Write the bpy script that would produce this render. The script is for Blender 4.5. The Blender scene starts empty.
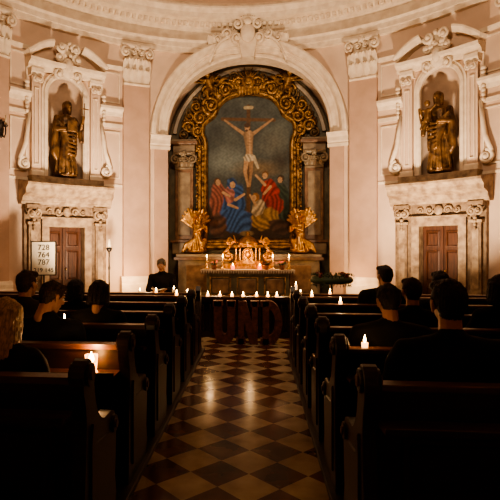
import bpy, bmesh, math, random
import numpy as np
from mathutils import Vector, Matrix, noise
random.seed(7)
SC = bpy.context.scene
COL = SC.collection
pi = math.pi

# ------------------------------------------------------------------ materials
def mat(name, c1, rough=0.6, metal=0.0, c2=None, scale=5.0, bump=0.0, bscale=40.0, detail=6, stretch=None, spec=0.5):
    m = bpy.data.materials.new(name); m.use_nodes = True
    nt = m.node_tree; n = nt.nodes; l = nt.links
    b = n['Principled BSDF']
    b.inputs['Roughness'].default_value = rough
    b.inputs['Metallic'].default_value = metal
    b.inputs['Specular IOR Level'].default_value = spec
    if c2 is None: c2 = tuple(x*0.8 for x in c1)
    tc = n.new('ShaderNodeTexCoord'); mp = n.new('ShaderNodeMapping')
    if stretch: mp.inputs['Scale'].default_value = stretch
    l.new(tc.outputs['Object'], mp.inputs['Vector'])
    nz = n.new('ShaderNodeTexNoise'); nz.inputs['Scale'].default_value = scale; nz.inputs['Detail'].default_value = detail
    l.new(mp.outputs['Vector'], nz.inputs['Vector'])
    cr = n.new('ShaderNodeValToRGB')
    cr.color_ramp.elements[0].position = 0.35; cr.color_ramp.elements[0].color = (*c2, 1)
    cr.color_ramp.elements[1].position = 0.65; cr.color_ramp.elements[1].color = (*c1, 1)
    l.new(nz.outputs['Fac'], cr.inputs['Fac']); l.new(cr.outputs['Color'], b.inputs['Base Color'])
    if bump > 0:
        n2 = n.new('ShaderNodeTexNoise'); n2.inputs['Scale'].default_value = bscale; n2.inputs['Detail'].default_value = 4
        l.new(mp.outputs['Vector'], n2.inputs['Vector'])
        bp = n.new('ShaderNodeBump'); bp.inputs['Strength'].default_value = bump; bp.inputs['Distance'].default_value = 0.02
        l.new(n2.outputs['Fac'], bp.inputs['Height']); l.new(bp.outputs['Normal'], b.inputs['Normal'])
    return m

def emis(name, c, s):
    m = bpy.data.materials.new(name); m.use_nodes = True
    b = m.node_tree.nodes['Principled BSDF']
    b.inputs['Base Color'].default_value = (*c, 1)
    b.inputs['Emission Color'].default_value = (*c, 1); b.inputs['Emission Strength'].default_value = s
    try: m.cycles.emission_sampling = 'NONE'
    except Exception: pass
    return m

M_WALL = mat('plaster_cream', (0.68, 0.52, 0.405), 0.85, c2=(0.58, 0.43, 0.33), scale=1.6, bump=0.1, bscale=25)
M_PINK = mat('plaster_rose', (0.52, 0.35, 0.26), 0.8, c2=(0.45, 0.30, 0.22), scale=3.0)
M_TRIM = mat('stucco_ivory', (0.80, 0.69, 0.55), 0.75, c2=(0.66, 0.54, 0.42), scale=6.0, bump=0.15)
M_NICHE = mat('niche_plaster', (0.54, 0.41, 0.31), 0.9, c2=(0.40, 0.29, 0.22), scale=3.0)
M_STONE = mat('door_sandstone', (0.42, 0.31, 0.20), 0.6, c2=(0.20, 0.13, 0.08), scale=7.0, bump=0.2, detail=10)
M_STONE2 = mat('door_sandstone_dark', (0.30, 0.205, 0.125), 0.6, c2=(0.15, 0.095, 0.058), scale=9.0, bump=0.2, detail=10)
M_DOOR = mat('door_wood', (0.11, 0.038, 0.016), 0.45, c2=(0.05, 0.017, 0.008), scale=6.0, stretch=(6, 6, 0.6), bump=0.1)
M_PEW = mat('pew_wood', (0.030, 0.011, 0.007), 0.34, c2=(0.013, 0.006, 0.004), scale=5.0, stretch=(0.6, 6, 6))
M_PEWTOP = mat('pew_wood_lit', (0.12, 0.042, 0.020), 0.38, c2=(0.055, 0.02, 0.010), scale=5.0, stretch=(0.6, 6, 6))  # paler pew wood: lit look of top rails and shelves put into the colour
M_PLAT = mat('platform_wood', (0.035, 0.016, 0.010), 0.5, c2=(0.02, 0.010, 0.006), scale=4, stretch=(0.5, 6, 6))
M_GOLD = mat('gilding', (0.82, 0.47, 0.14), 0.33, 0.9, c2=(0.38, 0.18, 0.045), scale=14, bump=0.35, bscale=35)
M_OGOLD = mat('old_gilding', (0.42, 0.24, 0.085), 0.42, 0.7, c2=(0.08, 0.04, 0.015), scale=9, bump=0.4, bscale=30)
M_RELIEF = mat('dark_gilt_relief', (0.24, 0.15, 0.07), 0.5, 0.4, c2=(0.08, 0.05, 0.025), scale=9, bump=0.4, bscale=30)
M_STAT = mat('statue_bronze_gilt', (0.24, 0.13, 0.052), 0.42, 0.55, c2=(0.045, 0.022, 0.010), scale=7, bump=0.4, bscale=25)
M_RMARB = mat('retable_marble_green', (0.17, 0.145, 0.09), 0.4, c2=(0.075, 0.065, 0.042), scale=4, detail=12)
M_RMARB2 = mat('retable_marble_rose', (0.28, 0.165, 0.10), 0.35, c2=(0.13, 0.07, 0.04), scale=6, detail=12)
M_RMARB3 = mat('retable_marble_pale', (0.35, 0.27, 0.175), 0.4, c2=(0.20, 0.145, 0.095), scale=5, detail=12)
M_STEP = mat('step_stone', (0.22, 0.15, 0.10), 0.35, c2=(0.13, 0.085, 0.055), scale=5)
M_CLOTH = mat('altar_linen', (0.55, 0.45, 0.34), 0.8)
M_WAX = mat('candle_wax', (0.85, 0.72, 0.50), 0.4)
M_FLAME = emis('candle_flame', (1.0, 0.62, 0.22), 50.0)
M_GLOW = emis('glowing_wax', (1.0, 0.45, 0.14), 5.0)
M_REDG = emis('red_votive_glass', (1.0, 0.10, 0.03), 4.0)
M_BRASS = mat('brass', (0.65, 0.40, 0.14), 0.3, 1.0)
M_LETTER = mat('letter_rust_wood', (0.17, 0.058, 0.038), 0.6, c2=(0.08, 0.026, 0.018), scale=18, bump=0.5, bscale=30)
M_LEAF = mat('dark_foliage', (0.02, 0.04, 0.014), 0.6)
M_RED = mat('poinsettia_red', (0.5, 0.02, 0.015), 0.5)
M_DRED = mat('wreath_candle_red', (0.12, 0.01, 0.008), 0.5)
M_POT = mat('clay_pot', (0.3, 0.12, 0.06), 0.7)
M_BOARD = mat('board_white', (0.85, 0.78, 0.62), 0.6, c2=(0.80, 0.72, 0.57))
M_INK = mat('board_ink', (0.02, 0.018, 0.015), 0.6)
M_METAL = mat('dark_iron', (0.05, 0.04, 0.035), 0.4, 0.8)
M_PAPER = mat('paper', (0.80, 0.72, 0.58), 0.7)
M_SKIN = mat('skin', (0.50, 0.27, 0.17), 0.5, c2=(0.44, 0.22, 0.14), scale=10)
M_EYE = mat('eye_white', (0.7, 0.66, 0.6), 0.25)
M_IRIS = mat('iris_dark', (0.03, 0.02, 0.015), 0.2)
M_LIP = mat('lips', (0.35, 0.10, 0.08), 0.5)
def clothm(n, c): return mat(n, c, 0.85, c2=tuple(x*0.6 for x in c), scale=4, bump=0.5, bscale=9, spec=0.2)
M_CBLACK = clothm('coat_black', (0.012, 0.009, 0.008))
M_CNAVY = clothm('coat_navy', (0.014, 0.013, 0.018))
M_CBROWN = clothm('coat_brown', (0.025, 0.013, 0.009))
M_CGREY = clothm('coat_grey', (0.035, 0.028, 0.025))
M_TROUS = clothm('trousers_dark', (0.010, 0.010, 0.012))
def hairm(n, c): return mat(n, c, 0.5, c2=tuple(x*0.45 for x in c), scale=30, stretch=(4, 1, 1), bump=0.5, bscale=60)
M_HDARK = hairm('hair_dark', (0.020, 0.011, 0.008))
M_HBROWN = hairm('hair_brown', (0.06, 0.028, 0.014))
M_HGREY = hairm('hair_grey', (0.20, 0.16, 0.13))
M_HBLOND = hairm('hair_blond', (0.80, 0.62, 0.42))

def glass_mat():
    m = bpy.data.materials.new('amber_glass'); m.use_nodes = True
    b = m.node_tree.nodes['Principled BSDF']
    b.inputs['Base Color'].default_value = (1, 0.75, 0.45, 1); b.inputs['Roughness'].default_value = 0.15
    b.inputs['Transmission Weight'].default_value = 0.9
    b.inputs['Emission Color'].default_value = (1, 0.40, 0.11, 1); b.inputs['Emission Strength'].default_value = 2.2
    try: m.cycles.emission_sampling = 'NONE'
    except Exception: pass
    return m
M_GLASS = glass_mat()

def floor_mat():
    m = bpy.data.materials.new('checker_marble'); m.use_nodes = True
    nt = m.node_tree; n = nt.nodes; l = nt.links; b = n['Principled BSDF']
    tc = n.new('ShaderNodeTexCoord'); mp = n.new('ShaderNodeMapping')
    mp.inputs['Rotation'].default_value = (0, 0, pi/4); mp.inputs['Location'].default_value = (0.04, 0.02, 0.5)
    l.new(tc.outputs['Object'], mp.inputs['Vector'])
    ck = n.new('ShaderNodeTexChecker'); ck.inputs['Scale'].default_value = 3.4
    l.new(mp.outputs['Vector'], ck.inputs['Vector'])
    nz = n.new('ShaderNodeTexNoise'); nz.inputs['Scale'].default_value = 4; nz.inputs['Detail'].default_value = 9
    l.new(tc.outputs['Object'], nz.inputs['Vector'])
    def ramp(a, c):
        r = n.new('ShaderNodeValToRGB'); r.color_ramp.elements[0].position = .3; r.color_ramp.elements[1].position = .7
        r.color_ramp.elements[0].color = (*a, 1); r.color_ramp.elements[1].color = (*c, 1)
        l.new(nz.outputs['Fac'], r.inputs['Fac']); return r
    r1 = ramp((0.25, 0.185, 0.115), (0.50, 0.40, 0.27)); r2 = ramp((0.06, 0.022, 0.015), (0.14, 0.055, 0.036))
    l.new(r1.outputs['Color'], ck.inputs['Color1']); l.new(r2.outputs['Color'], ck.inputs['Color2'])
    l.new(ck.outputs['Color'], b.inputs['Base Color'])
    rr = n.new('ShaderNodeMapRange'); rr.inputs['To Min'].default_value = 0.10; rr.inputs['To Max'].default_value = 0.30
    l.new(nz.outputs['Fac'], rr.inputs['Value']); l.new(rr.outputs['Result'], b.inputs['Roughness'])
    return m
M_FLOOR = floor_mat()

# ------------------------------------------------------------------ oval plan of the church
EA, EB, ECY = 6.6, 7.4, 5.6
_T = np.linspace(0, pi, 4001)
_PX = EA*np.sin(_T); _PY = ECY + EB*np.cos(_T)
_S = np.concatenate([[0], np.cumsum(np.hypot(np.diff(_PX), np.diff(_PY)))])
HALF = float(_S[-1])
def SX(x):
    i = np.searchsorted(_PX[:2001], x); return float(_S[i])
def oval(s):
    t = float(np.interp(abs(s), _S, _T)); sg = 1 if s >= 0 else -1
    x = EA*math.sin(t)*sg; y = ECY + EB*math.cos(t)
    ox, oy = x/EA**2, (y-ECY)/EB**2; L = math.hypot(ox, oy)
    return x, y, -ox/L, -oy/L
def bendf(v):
    x, y, nx, ny = oval(v[0]); d = -v[1]
    return (x+nx*d, y+ny*d, v[2])

# ------------------------------------------------------------------ mesh builder
class MB:
    def __init__(s): s.v = []; s.f = []; s.m = []; s.sm = []
    def add(s, vs, fs, mi=0, sm=False):
        o = len(s.v); s.v += [tuple(p) for p in vs]
        for f in fs: s.f.append([i+o for i in f]); s.m.append(mi); s.sm.append(sm)
    def box(s, x0, x1, y0, y1, z0, z1, mi=0, nx=1):
        vs = []; fs = []
        for i in range(nx+1):
            x = x0+(x1-x0)*i/nx
            vs += [(x, y0, z0), (x, y1, z0), (x, y1, z1), (x, y0, z1)]
        for i in range(nx):
            a = 4*i
            for k in range(4):
                fs.append([a+k, a+(k+1) % 4, a+4+(k+1) % 4, a+4+k])
        fs.append([3, 2, 1, 0]); e = 4*nx; fs.append([e, e+1, e+2, e+3])
        s.add(vs, fs, mi)
    def prism(s, poly, axis, lo, hi, mi=0):
        n = len(poly); vs = []
        for h in (lo, hi):
            for a, b in poly:
                vs.append({'x': (h, a, b), 'y': (a, h, b), 'z': (a, b, h)}[axis])
        fs = [[i, (i+1) % n, n+(i+1) % n, n+i] for i in range(n)]
        fs += [list(range(n))[::-1], list(range(n, 2*n))]
        s.add(vs, fs, mi)
    def ell(s, c, r, mi=0, seg=16, rings=10):
        if not hasattr(r, '__len__'): r = (r, r, r)
        vs = [(c[0], c[1], c[2]+r[2])]
        for j in range(1, rings):
            a = pi*j/rings
            for i in range(seg):
                b = 2*pi*i/seg
                vs.append((c[0]+r[0]*math.sin(a)*math.cos(b), c[1]+r[1]*math.sin(a)*math.sin(b), c[2]+r[2]*math.cos(a)))
        vs.append((c[0], c[1], c[2]-r[2])); fs = []
        for i in range(seg):
            fs.append([0, 1+i, 1+(i+1) % seg]); k = 1+(rings-2)*seg
            fs.append([k+i, len(vs)-1, k+(i+1) % seg])
        for j in range(rings-2):
            for i in range(seg):
                a = 1+j*seg; fs.append([a+i, a+seg+i, a+seg+(i+1) % seg, a+(i+1) % seg])
        s.add(vs, fs, mi, True)
    def tube(s, path, rad, mi=0, n=8):
        P = [Vector(p) for p in path]; N = len(P)
        if not hasattr(rad, '__len__'): rad = [rad]*N
        t0 = (P[1]-P[0]).normalized()
        up = Vector((0, 1, 0)) if abs(t0.y) < .9 else Vector((1, 0, 0))
        vs = []; fs = []
        for i in range(N):
            t = (P[min(i+1, N-1)]-P[max(i-1, 0)]).normalized()
            a = up.cross(t)
            if a.length < 1e-4: a = Vector((1, 0, 0)).cross(t)
            a.normalize(); b = t.cross(a); up = b
            for k in range(n):
                w = 2*pi*k/n; vs.append(P[i]+(a*math.cos(w)+b*math.sin(w))*rad[i])
        for i in range(N-1):
            for k in range(n):
                fs.append([i*n+k, i*n+(k+1) % n, (i+1)*n+(k+1) % n, (i+1)*n+k])
        fs.append(list(range(n))[::-1]); fs.append(list(range((N-1)*n, N*n)))
        s.add(vs, fs, mi, True)
    def lathe(s, prof, c=(0, 0, 0), mi=0, n=20, sm=True):
        vs = []; fs = []; K = len(prof)
        for r, z in prof:
            for i in range(n):
                a = 2*pi*i/n; vs.append((c[0]+r*math.cos(a), c[1]+r*math.sin(a), c[2]+z))
        for j in range(K-1):
            for i in range(n):
                fs.append([j*n+i, j*n+(i+1) % n, (j+1)*n+(i+1) % n, (j+1)*n+i])
        fs.append(list(range(n))[::-1]); fs.append(list(range((K-1)*n, K*n)))
        s.add(vs, fs, mi, sm)
    def mold(s, s0, s1, prof, mi=0, step=0.12):
        n = max(1, int(abs(s1-s0)/step)); K = len(prof); vs = []; fs = []
        for i in range(n+1):
            x = s0+(s1-s0)*i/n
            for d, z in prof: vs.append((x, -d, z))
        for i in range(n):
            for k in range(K): fs.append([i*K+k, i*K+(k+1) % K, (i+1)*K+(k+1) % K, (i+1)*K+k])
        fs.append(list(range(K))); fs.append(list(range(n*K, (n+1)*K))[::-1])
        s.add(vs, fs, mi)
    def sweep(s, path, prof, closed=False, mi=0, sm=False):
        N = len(path); K = len(prof); vs = []; fs = []
        for i in range(N):
            if closed: a = path[i-1]; b = path[(i+1) % N]
            else: a = path[max(i-1, 0)]; b = path[min(i+1, N-1)]
            p = path[i]
            def nrm(u, v):
                dx, dz = v[0]-u[0], v[1]-u[1]; L = math.hypot(dx, dz)
                return (dz/L, -dx/L) if L > 1e-9 else None
            n1 = nrm(a, p); n2 = nrm(p, b)
            n1 = n1 or n2; n2 = n2 or n1
            nx, nz = n1[0]+n2[0], n1[1]+n2[1]; L = math.hypot(nx, nz) or 1
            nx /= L; nz /= L; cs = max(0.5, nx*n1[0]+nz*n1[1])
            for o, y in prof: vs.append((p[0]+nx*o/cs, y, p[1]+nz*o/cs))
        for i in range(N if closed else N-1):
            j = (i+1) % N
            for k in range(K): fs.append([i*K+k, i*K+(k+1) % K, j*K+(k+1) % K, j*K+k])
        if not closed: fs.append(list(range(K))); fs.append(list(range((N-1)*K, N*K))[::-1])
        s.add(vs, fs, mi, sm)
    def spiral(s, cx, y, cz, r0, turns, th, a0=0, sgn=1, mi=0, r1=.15):
        n = int(14*turns)+2; path = []; rad = []
        for i in range(n):
            t = i/(n-1); r = r0*((1-t)+t*r1); a = a0+sgn*turns*2*pi*t
            path.append((cx+r*math.cos(a), y-0.03*t, cz+r*math.sin(a))); rad.append(th*(1-.45*t))
        s.tube(path, rad, mi, 7); s.ell((cx, y-.03, cz), th*1.3, mi, 8, 6)
    def leaf(s, cx, cz, w, h, d, mi=0, curl=.09, y0=None):
        vs = []; fs = []; nu, nv = 4, 7
        for j in range(nv+1):
            v = j/nv; hw = w*.5*(.75+.5*math.sin(pi*v))*(1-.55*v**3)*(1+.12*math.cos(v*pi*6))
            z = cz+h*(v if v < .85 else .85-(v-.85)*.9); dd = d+curl*v**2.2
            for i in range(nu+1):
                u = -1+2*i/nu; vs.append((cx+u*hw, -(dd-.02*u*u+.012*(1-abs(u))), z))
        for j in range(nv):
            for i in range(nu):
                a = j*(nu+1)+i; fs.append([a, a+1, a+nu+2, a+nu+1])
        s.add(vs, fs, mi, True)
    def obj(s, name, mats, bend=False, bevel=0, parent=None, recalc=True):
        vs = [bendf(p) for p in s.v] if bend else s.v
        me = bpy.data.meshes.new(name); me.from_pydata(vs, [], s.f)
        for m in mats: me.materials.append(m)
        me.polygons.foreach_set('material_index', s.m); me.polygons.foreach_set('use_smooth', s.sm)
        if recalc:
            bm = bmesh.new(); bm.from_mesh(me); bmesh.ops.recalc_face_normals(bm, faces=bm.faces); bm.to_mesh(me); bm.free()
        me.update()
        o = bpy.data.objects.new(name, me); COL.objects.link(o)
        if bevel:
            b = o.modifiers.new('bevel', 'BEVEL'); b.width = bevel; b.segments = 2; b.limit_method = 'ANGLE'; b.angle_limit = .8
        if parent: o.parent = parent
        return o

def empty(name, loc=(0, 0, 0), rz=0, sc=1):
    e = bpy.data.objects.new(name, None); e.location = loc; e.rotation_euler = (0, 0, rz); e.scale = (sc,)*3
    e.empty_display_size = .1; COL.objects.link(e); return e

# hull + remesh (continuous organic surfaces)
_b = bmesh.new(); bmesh.ops.create_icosphere(_b, subdivisions=2, radius=1); ICO = [v.co.copy() for v in _b.verts]; _b.free()
def hull(mb, blobs, mi=0):
    bm = bmesh.new()
    for c, r in blobs:
        if not hasattr(r, '__len__'): r = (r, r, r)
        for p in ICO: bm.verts.new((c[0]+p.x*r[0], c[1]+p.y*r[1], c[2]+p.z*r[2]))
    res = bmesh.ops.convex_hull(bm, input=bm.verts[:])
    junk = [g for g in res['geom_interior'] if isinstance(g, bmesh.types.BMVert)]
    if junk: bmesh.ops.delete(bm, geom=junk, context='VERTS')
    loose = [v for v in bm.verts if not v.link_faces]
    if loose: bmesh.ops.delete(bm, geom=loose, context='VERTS')
    bm.verts.index_update()
    mb.add([v.co[:] for v in bm.verts], [[v.index for v in f.verts] for f in bm.faces], mi, True)
    bm.free()
def remesh(mb, name, voxel, mats, smooth=3, matf=None, disp=None):
    o = mb.obj(name+'_tmp', [], recalc=True)
    r = o.modifiers.new('r', 'REMESH'); r.mode = 'VOXEL'; r.voxel_size = voxel; r.use_smooth_shade = True
    if smooth:
        q = o.modifiers.new('s', 'SMOOTH'); q.factor = .5; q.iterations = smooth
    bpy.context.view_layer.update()
    dg = bpy.context.evaluated_depsgraph_get()
    me = bpy.data.meshes.new_from_object(o.evaluated_get(dg)); me.name = name
    bpy.data.objects.remove(o)
    me.materials.clear()
    for m in mats: me.materials.append(m)
    if disp:
        for v in me.vertices: v.co += v.normal*disp(v.co)
    for p in me.polygons:
        p.use_smooth = True
        p.material_index = matf(p.center) if matf else 0
    return me
def link(me, name, parent=None, loc=(0, 0, 0), rot=(0, 0, 0), sc=(1, 1, 1)):
    o = bpy.data.objects.new(name, me); COL.objects.link(o); o.location = loc; o.rotation_euler = rot; o.scale = sc
    if parent: o.parent = parent
    return o

# ------------------------------------------------------------------ people
def head_mesh():
    mb = MB(); H = lambda *b: hull(mb, b)
    H(((0, -.015, .03), (.074, .092, .088))); H(((0, -.005, .03), (.068, .08, .07)), ((0, .03, -.03), (.058, .062, .07)))
    H(((0, .03, -.04), (.052, .055, .04)), ((0, .055, -.088), (.03, .028, .024))); H(((0, .088, .03), (.012, .012, .012)), ((0, .112, -.018), (.013, .014, .011)))
    H(((-.012, .10, -.024), .009), ((.012, .10, -.024), .009)); H(((-.035, .078, .03), (.014, .012, .008)), ((.035, .078, .03), (.014, .012, .008)))
    H(((-.018, .084, -.052), .007), ((.018, .084, -.052), .007), ((0, .092, -.052), .009)); H(((-.042, .06, -.02), (.02, .02, .022))); H(((.042, .06, -.02), (.02, .02, .022)))
    for w in (-1, 1): H(((w*.074, -.008, -.03), (.008, .012, .014)), ((w*.083, -.018, .01), (.007, .02, .02)))
    H(((0, -.03, -.05), .054), ((0, -.045, -.18), .058))
    return remesh(mb, 'head', .0065, [M_SKIN, M_LIP], 2, lambda c: 1 if (c.y > .085 and -.062 < c.z < -.044) else 0)
HEAD = head_mesh()
mb = MB()
for w in (-1, 1): mb.ell((w*.03, .078, .008), .0125, 0, 12, 8); mb.ell((w*.03, .0865, .008), .006, 1, 8, 6)
EYES = mb.obj('eyes', [M_EYE, M_IRIS]); EYEM = EYES.data; bpy.data.objects.remove(EYES)
def hair_mesh(kind, m):
    mb = MB(); H = lambda *b: hull(mb, b)
    if kind == 'short':
        H(((0, -.022, .042), (.083, .098, .088))); H(((0, -.055, .02), (.075, .062, .07)), ((0, -.058, -.045), (.055, .042, .03)))
        H(((-.05, .045, .09), .025), ((.05, .045, .09), .025), ((0, -.04, .1), .035))
        for w in (-1, 1): H(((w*.066, -.01, .03), (.018, .035, .035)))
    else:
        H(((0, -.022, .042), (.088, .102, .092))); L = -.22 if kind == 'long' else -.10
        H(((0, -.06, .03), (.085, .065, .07)), ((-.05, -.085, L), (.045, .035, .03)), ((.05, -.085, L), (.045, .035, .03)))
        for w in (-1, 1): H(((w*.068, .0, .05), (.025, .05, .045)), ((w*.085, -.01, -.06), (.022, .045, .03))); H(((w*.085, -.01, -.06), (.022, .045, .03)), ((w*.085, -.03, L), (.025, .04, .03)))
        for k in range(9):
            a = pi+pi*k/8; H(((.08*math.cos(a), -.03+.08*math.sin(a), .05), .02), ((.10*math.cos(a), -.045+.075*math.sin(a), L-.01*(k % 3)), .018))
    f = lambda p: .004*math.sin(70*math.atan2(p.x, p.y+.02)*.5+8*p.z)+.004*noise.noise(p*45)
    return remesh(mb, 'hair', .0075, [m], 1, None, f)
HAIR = {}
def hair(kind, m):
    if (kind, m.name) not in HAIR: HAIR[(kind, m.name)] = hair_mesh(kind, m)
    return HAIR[(kind, m.name)]
def hand_mesh():
    mb = MB(); H = lambda *b: hull(mb, b)
    H(((-.018, 0, 0), (.014, .014, .012)), ((.018, 0, 0), (.014, .014, .012)), ((-.032, .078, 0), (.011, .012, .010)), ((.030, .082, .002), (.011, .012, .010)))
    for x, L, sp in ((-.034, .058, -.14), (-.012, .074, -.04), (.011, .080, .03), (.033, .070, .12)):
        p = Vector((x, .082, .001)); a = .25
        for i, (f, r0, r1) in enumerate(((.45, .0095, .0085), (.3, .0085, .0078), (.25, .0078, .0065))):
            q = p+Vector((sp*f*L, math.cos(a)*f*L, -math.sin(a)*f*L)); H((p, r0), (q, r1)); p = q; a += .4
    H(((.026, .02, -.004), .014), ((.052, .052, -.012), .0105)); H(((.052, .052, -.012), .0105), ((.062, .08, -.02), .008))
    return remesh(mb, 'hand', .0035, [M_SKIN], 1)
HAND = hand_mesh()

def person(name, x, y, top, seat=.45, rz=0, hk='short', hm=None, coat=None, lean=.03, pitch=0., yaw=0., wide=1.0, book=False, foot=-.41, hands=None):
    s = (top-seat)/.91; e = empty(name, (x, y, seat), rz, s)
    mb = MB(); H = lambda *b: hull(mb, b); l = lean; W = wide
    H(((0, 0, .115), (.175*W, .13, .115)), ((0, .01+l*.3, .3), (.155*W, .115, .10))); H(((0, .01+l*.3, .3), (.155*W, .115, .1)), ((0, .02+l*.7, .50), (.18*W, .125, .13)))
    H(((0, .015+l*.7, .50), (.18*W, .12, .12)), ((-.17*W, l*.85, .575), (.075, .08, .065)), ((.17*W, l*.85, .575), (.075, .08, .065)), ((0, l*.9, .63), (.07, .07, .045)))
    H(((0, l*.9-.005, .63), (.085, .08, .03)), ((0, l*1.0-.005, .675), (.066, .068, .022)))
    hp = hands or ((.13, .30, .215))
    for w in (-1, 1):
        H(((w*.19*W, l*.85, .57), .07), ((w*.255*W, .08+l*.6, .33), .058)); H(((w*.255*W, .08+l*.6, .33), .058), ((w*hp[0], hp[1], hp[2]), .036))
        H(((w*.085, .04, .105), (.10, .10, .10)), ((w*.13, .42, .075), .072)); H(((w*.13, .42, .075), .07), ((w*.13, .40, (foot+.07)/s), .042))
        H(((w*.13, .39, (foot+.045)/s), .043), ((w*.14, .54, (foot+.038)/s), (.042, .05, .034)))
    ph = noise.random()*9
    disp = lambda p: .007*math.sin(26*p.z+9*p.x*math.sin(5*p.z+ph)+ph)*(1 if p.z > .1 else .3)+.006*noise.noise(p*11+Vector((ph, 0, 0)))
    me = remesh(mb, 'body', .018, [coat, M_TROUS], 3, lambda c: 1 if (c.z < .12 and c.y > .12) or c.z < -.02 else 0, disp)
    link(me, 'body', e)
    hloc = (0, .045+l*1.15, .795); hr = (-pitch, 0, yaw)
    link(HEAD, 'head', e, hloc, hr); link(EYEM, 'eyes', e, hloc, hr)
    if hk: link(hair(hk, hm), 'hair', e, hloc, hr)
    for w in (-1, 1):
        d = math.atan2(w*.05, .09)
        link(HAND, 'hand_'+('left' if w < 0 else 'right'), e, (w*(hp[0]-.005), hp[1]+.015, hp[2]), (-.25, 0, d+0), (-w, 1, 1))
    if book:
        bk = MB(); z = hp[2]-.005; yy = hp[1]+.11
        for q in (-1, 1):
            bk.add([(0, yy-.09, z-.01), (q*.12, yy-.09, z+.015), (q*.12, yy+.09, z+.035), (0, yy+.09, z+.01), (0, yy-.09, z-.025), (q*.12, yy-.09, z), (q*.12, yy+.09, z+.02), (0, yy+.09, z-.005)], [[0, 1, 2, 3], [4, 5, 6, 7], [0, 1, 5, 4], [1, 2, 6, 5], [2, 3, 7, 6], [3, 0, 4, 7]], 0)
        bk.obj('open_hymnal', [M_PAPER], parent=e)
    return e
P = person
P('seated_woman', -1.22, 2.69, 1.30, hk='long', hm=M_HBLOND, coat=M_CBROWN, lean=.05, pitch=.1, yaw=-.2)
P('seated_man', -1.34, 3.54, 1.33, hk='short', hm=M_HBROWN, coat=M_CNAVY, lean=.12, pitch=.35, yaw=-.55, book=True, wide=1.1)
P('seated_man', -1.90, 4.39, 1.38, hk='short', hm=M_HBROWN, coat=M_CGREY, lean=.04, yaw=-.25)
P('seated_woman', -1.22, 4.39, 1.29, hk='bob', hm=M_HDARK, coat=M_CBLACK, lean=.07, pitch=.25, wide=1.1)
P('seated_woman', -1.74, 5.24, 1.25, hk='bob', hm=M_HDARK, coat=M_CBLACK, lean=.04, yaw=-.3)
P('seated_man', 1.24, 2.69, 1.42, hk='short', hm=M_HDARK, coat=M_CBLACK, lean=.03, wide=1.18, yaw=-.05)
P('seated_man', 1.15, 3.54, 1.33, hk='short', hm=M_HDARK, coat=M_CBLACK, lean=.05, pitch=.2, wide=1.2)
P('seated_man', 1.56, 4.39, 1.33, hk='short', hm=M_HBROWN, coat=M_CBLACK, lean=.04)
P('seated_man', 2.10, 5.24, 1.35, hk='short', hm=M_HDARK, coat=M_CNAVY, lean=.04)
P('seated_man', 1.75, 6.07, 1.38, hk='short', hm=M_HDARK, coat=M_CBLACK, lean=.04, wide=1.25, yaw=.3)
P('seated_woman', 2.30, 4.39, 1.36, hk='bob', hm=M_HDARK, coat=M_CBLACK, lean=.05)
P('seated_reader', -1.62, 9.70, 1.38, rz=pi, hk='short', hm=M_HGREY, coat=M_CBLACK, lean=.06, pitch=.2, foot=-.45, hands=(.12, .27, .36), book=True)

def angel(q):
    mb = MB(); H = lambda *b: hull(mb, b)
    H(((0, 0, .06), (.2, .16, .06))); H(((0, .02, .12), (.17, .14, .1)), ((0, .03, .38), (.09, .08, .08)))
    H(((-q*.08, -.05, .15), .08), ((-q*.16, -.02, .28), .06)); H(((0, .03, .38), (.1, .08, .06)), ((-q*.03, 0, .58), (.105, .075, .07)))
    H(((-q*.03, 0, .62), .05), ((-q*.05, -.01, .7), .04)); H(((-q*.06, -.02, .78), (.06, .065, .078))); H(((-q*.04, .01, .81), (.07, .07, .065)))
    for w in (-1, 1):
        H(((w*.1-q*.03, 0, .6), .045), ((w*.13-q*.06, -.08, .47), .036)); H(((w*.13-q*.06, -.08, .47), .036), ((-q*.15+w*.02, -.14, .56), .025))
        for i in range(6):
            a = math.radians(35+13*i); L = .44-.03*abs(i-3)
            H(((w*.05, .08, .55), (.04, .02, .04)), ((w*(.07+L*math.cos(a)*.8), .13, .52+L*math.sin(a)), (.035, .012, .03)))
    for i in range(10):
        a = 2*pi*i/10; H(((.08*math.cos(a), .02+.07*math.sin(a), .36), .018), ((.19*math.cos(a+.3), .02+.15*math.sin(a+.3), .07), .025))
    H(((q*.05, -.02, .3), .05), ((q*.24, .02, .2), .04), ((q*.3, .04, .05), .03))
    me = remesh(mb, 'kneeling_angel_statue', .012, [M_GOLD], 2)
    return link(me, 'kneeling_angel_statue', None, (q*1.36, 13.28, 1.44), (0, 0, -q*.35), (1.28,)*3)
angel(-1); angel(1)
def putto_mesh():
    mb = MB(); H = lambda *b: hull(mb, b)
    H(((0, 0, .08), (.10, .09, .08)), ((0, -.01, .27), (.095, .075, .07))); H(((0, -.03, .42), (.075, .08, .085))); H(((0, -.01, .46), (.085, .085, .07)))
    H(((0, 0, .3), .04), ((0, -.02, .38), .035))
    H(((.06, -.03, .06), .065), ((.15, -.13, .0), .045)); H(((.15, -.13, .0), .045), ((.18, -.12, -.16), .028)); H(((-.05, -.03, .06), .065), ((-.05, -.17, .03), .045)); H(((-.05, -.17, .03), .045), ((-.02, -.16, -.13), .028))
    H(((.09, 0, .29), .04), ((.22, -.05, .34), .03)); H(((.22, -.05, .34), .03), ((.28, -.06, .46), .022)); H(((-.09, 0, .29), .04), ((-.17, -.08, .18), .03)); H(((-.17, -.08, .18), .03), ((-.08, -.15, .2), .022))
    for w in (-1, 1):
        for i in range(5):
            a = math.radians(20+18*i); H(((w*.04, .07, .25), .03), ((w*(.07+.26*math.cos(a)), .09, .25+.26*math.sin(a)), (.03, .012, .025)))
    return remesh(mb, 'putto', .011, [M_OGOLD], 2)
PUTTO = putto_mesh()
NB = 3.22
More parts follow.
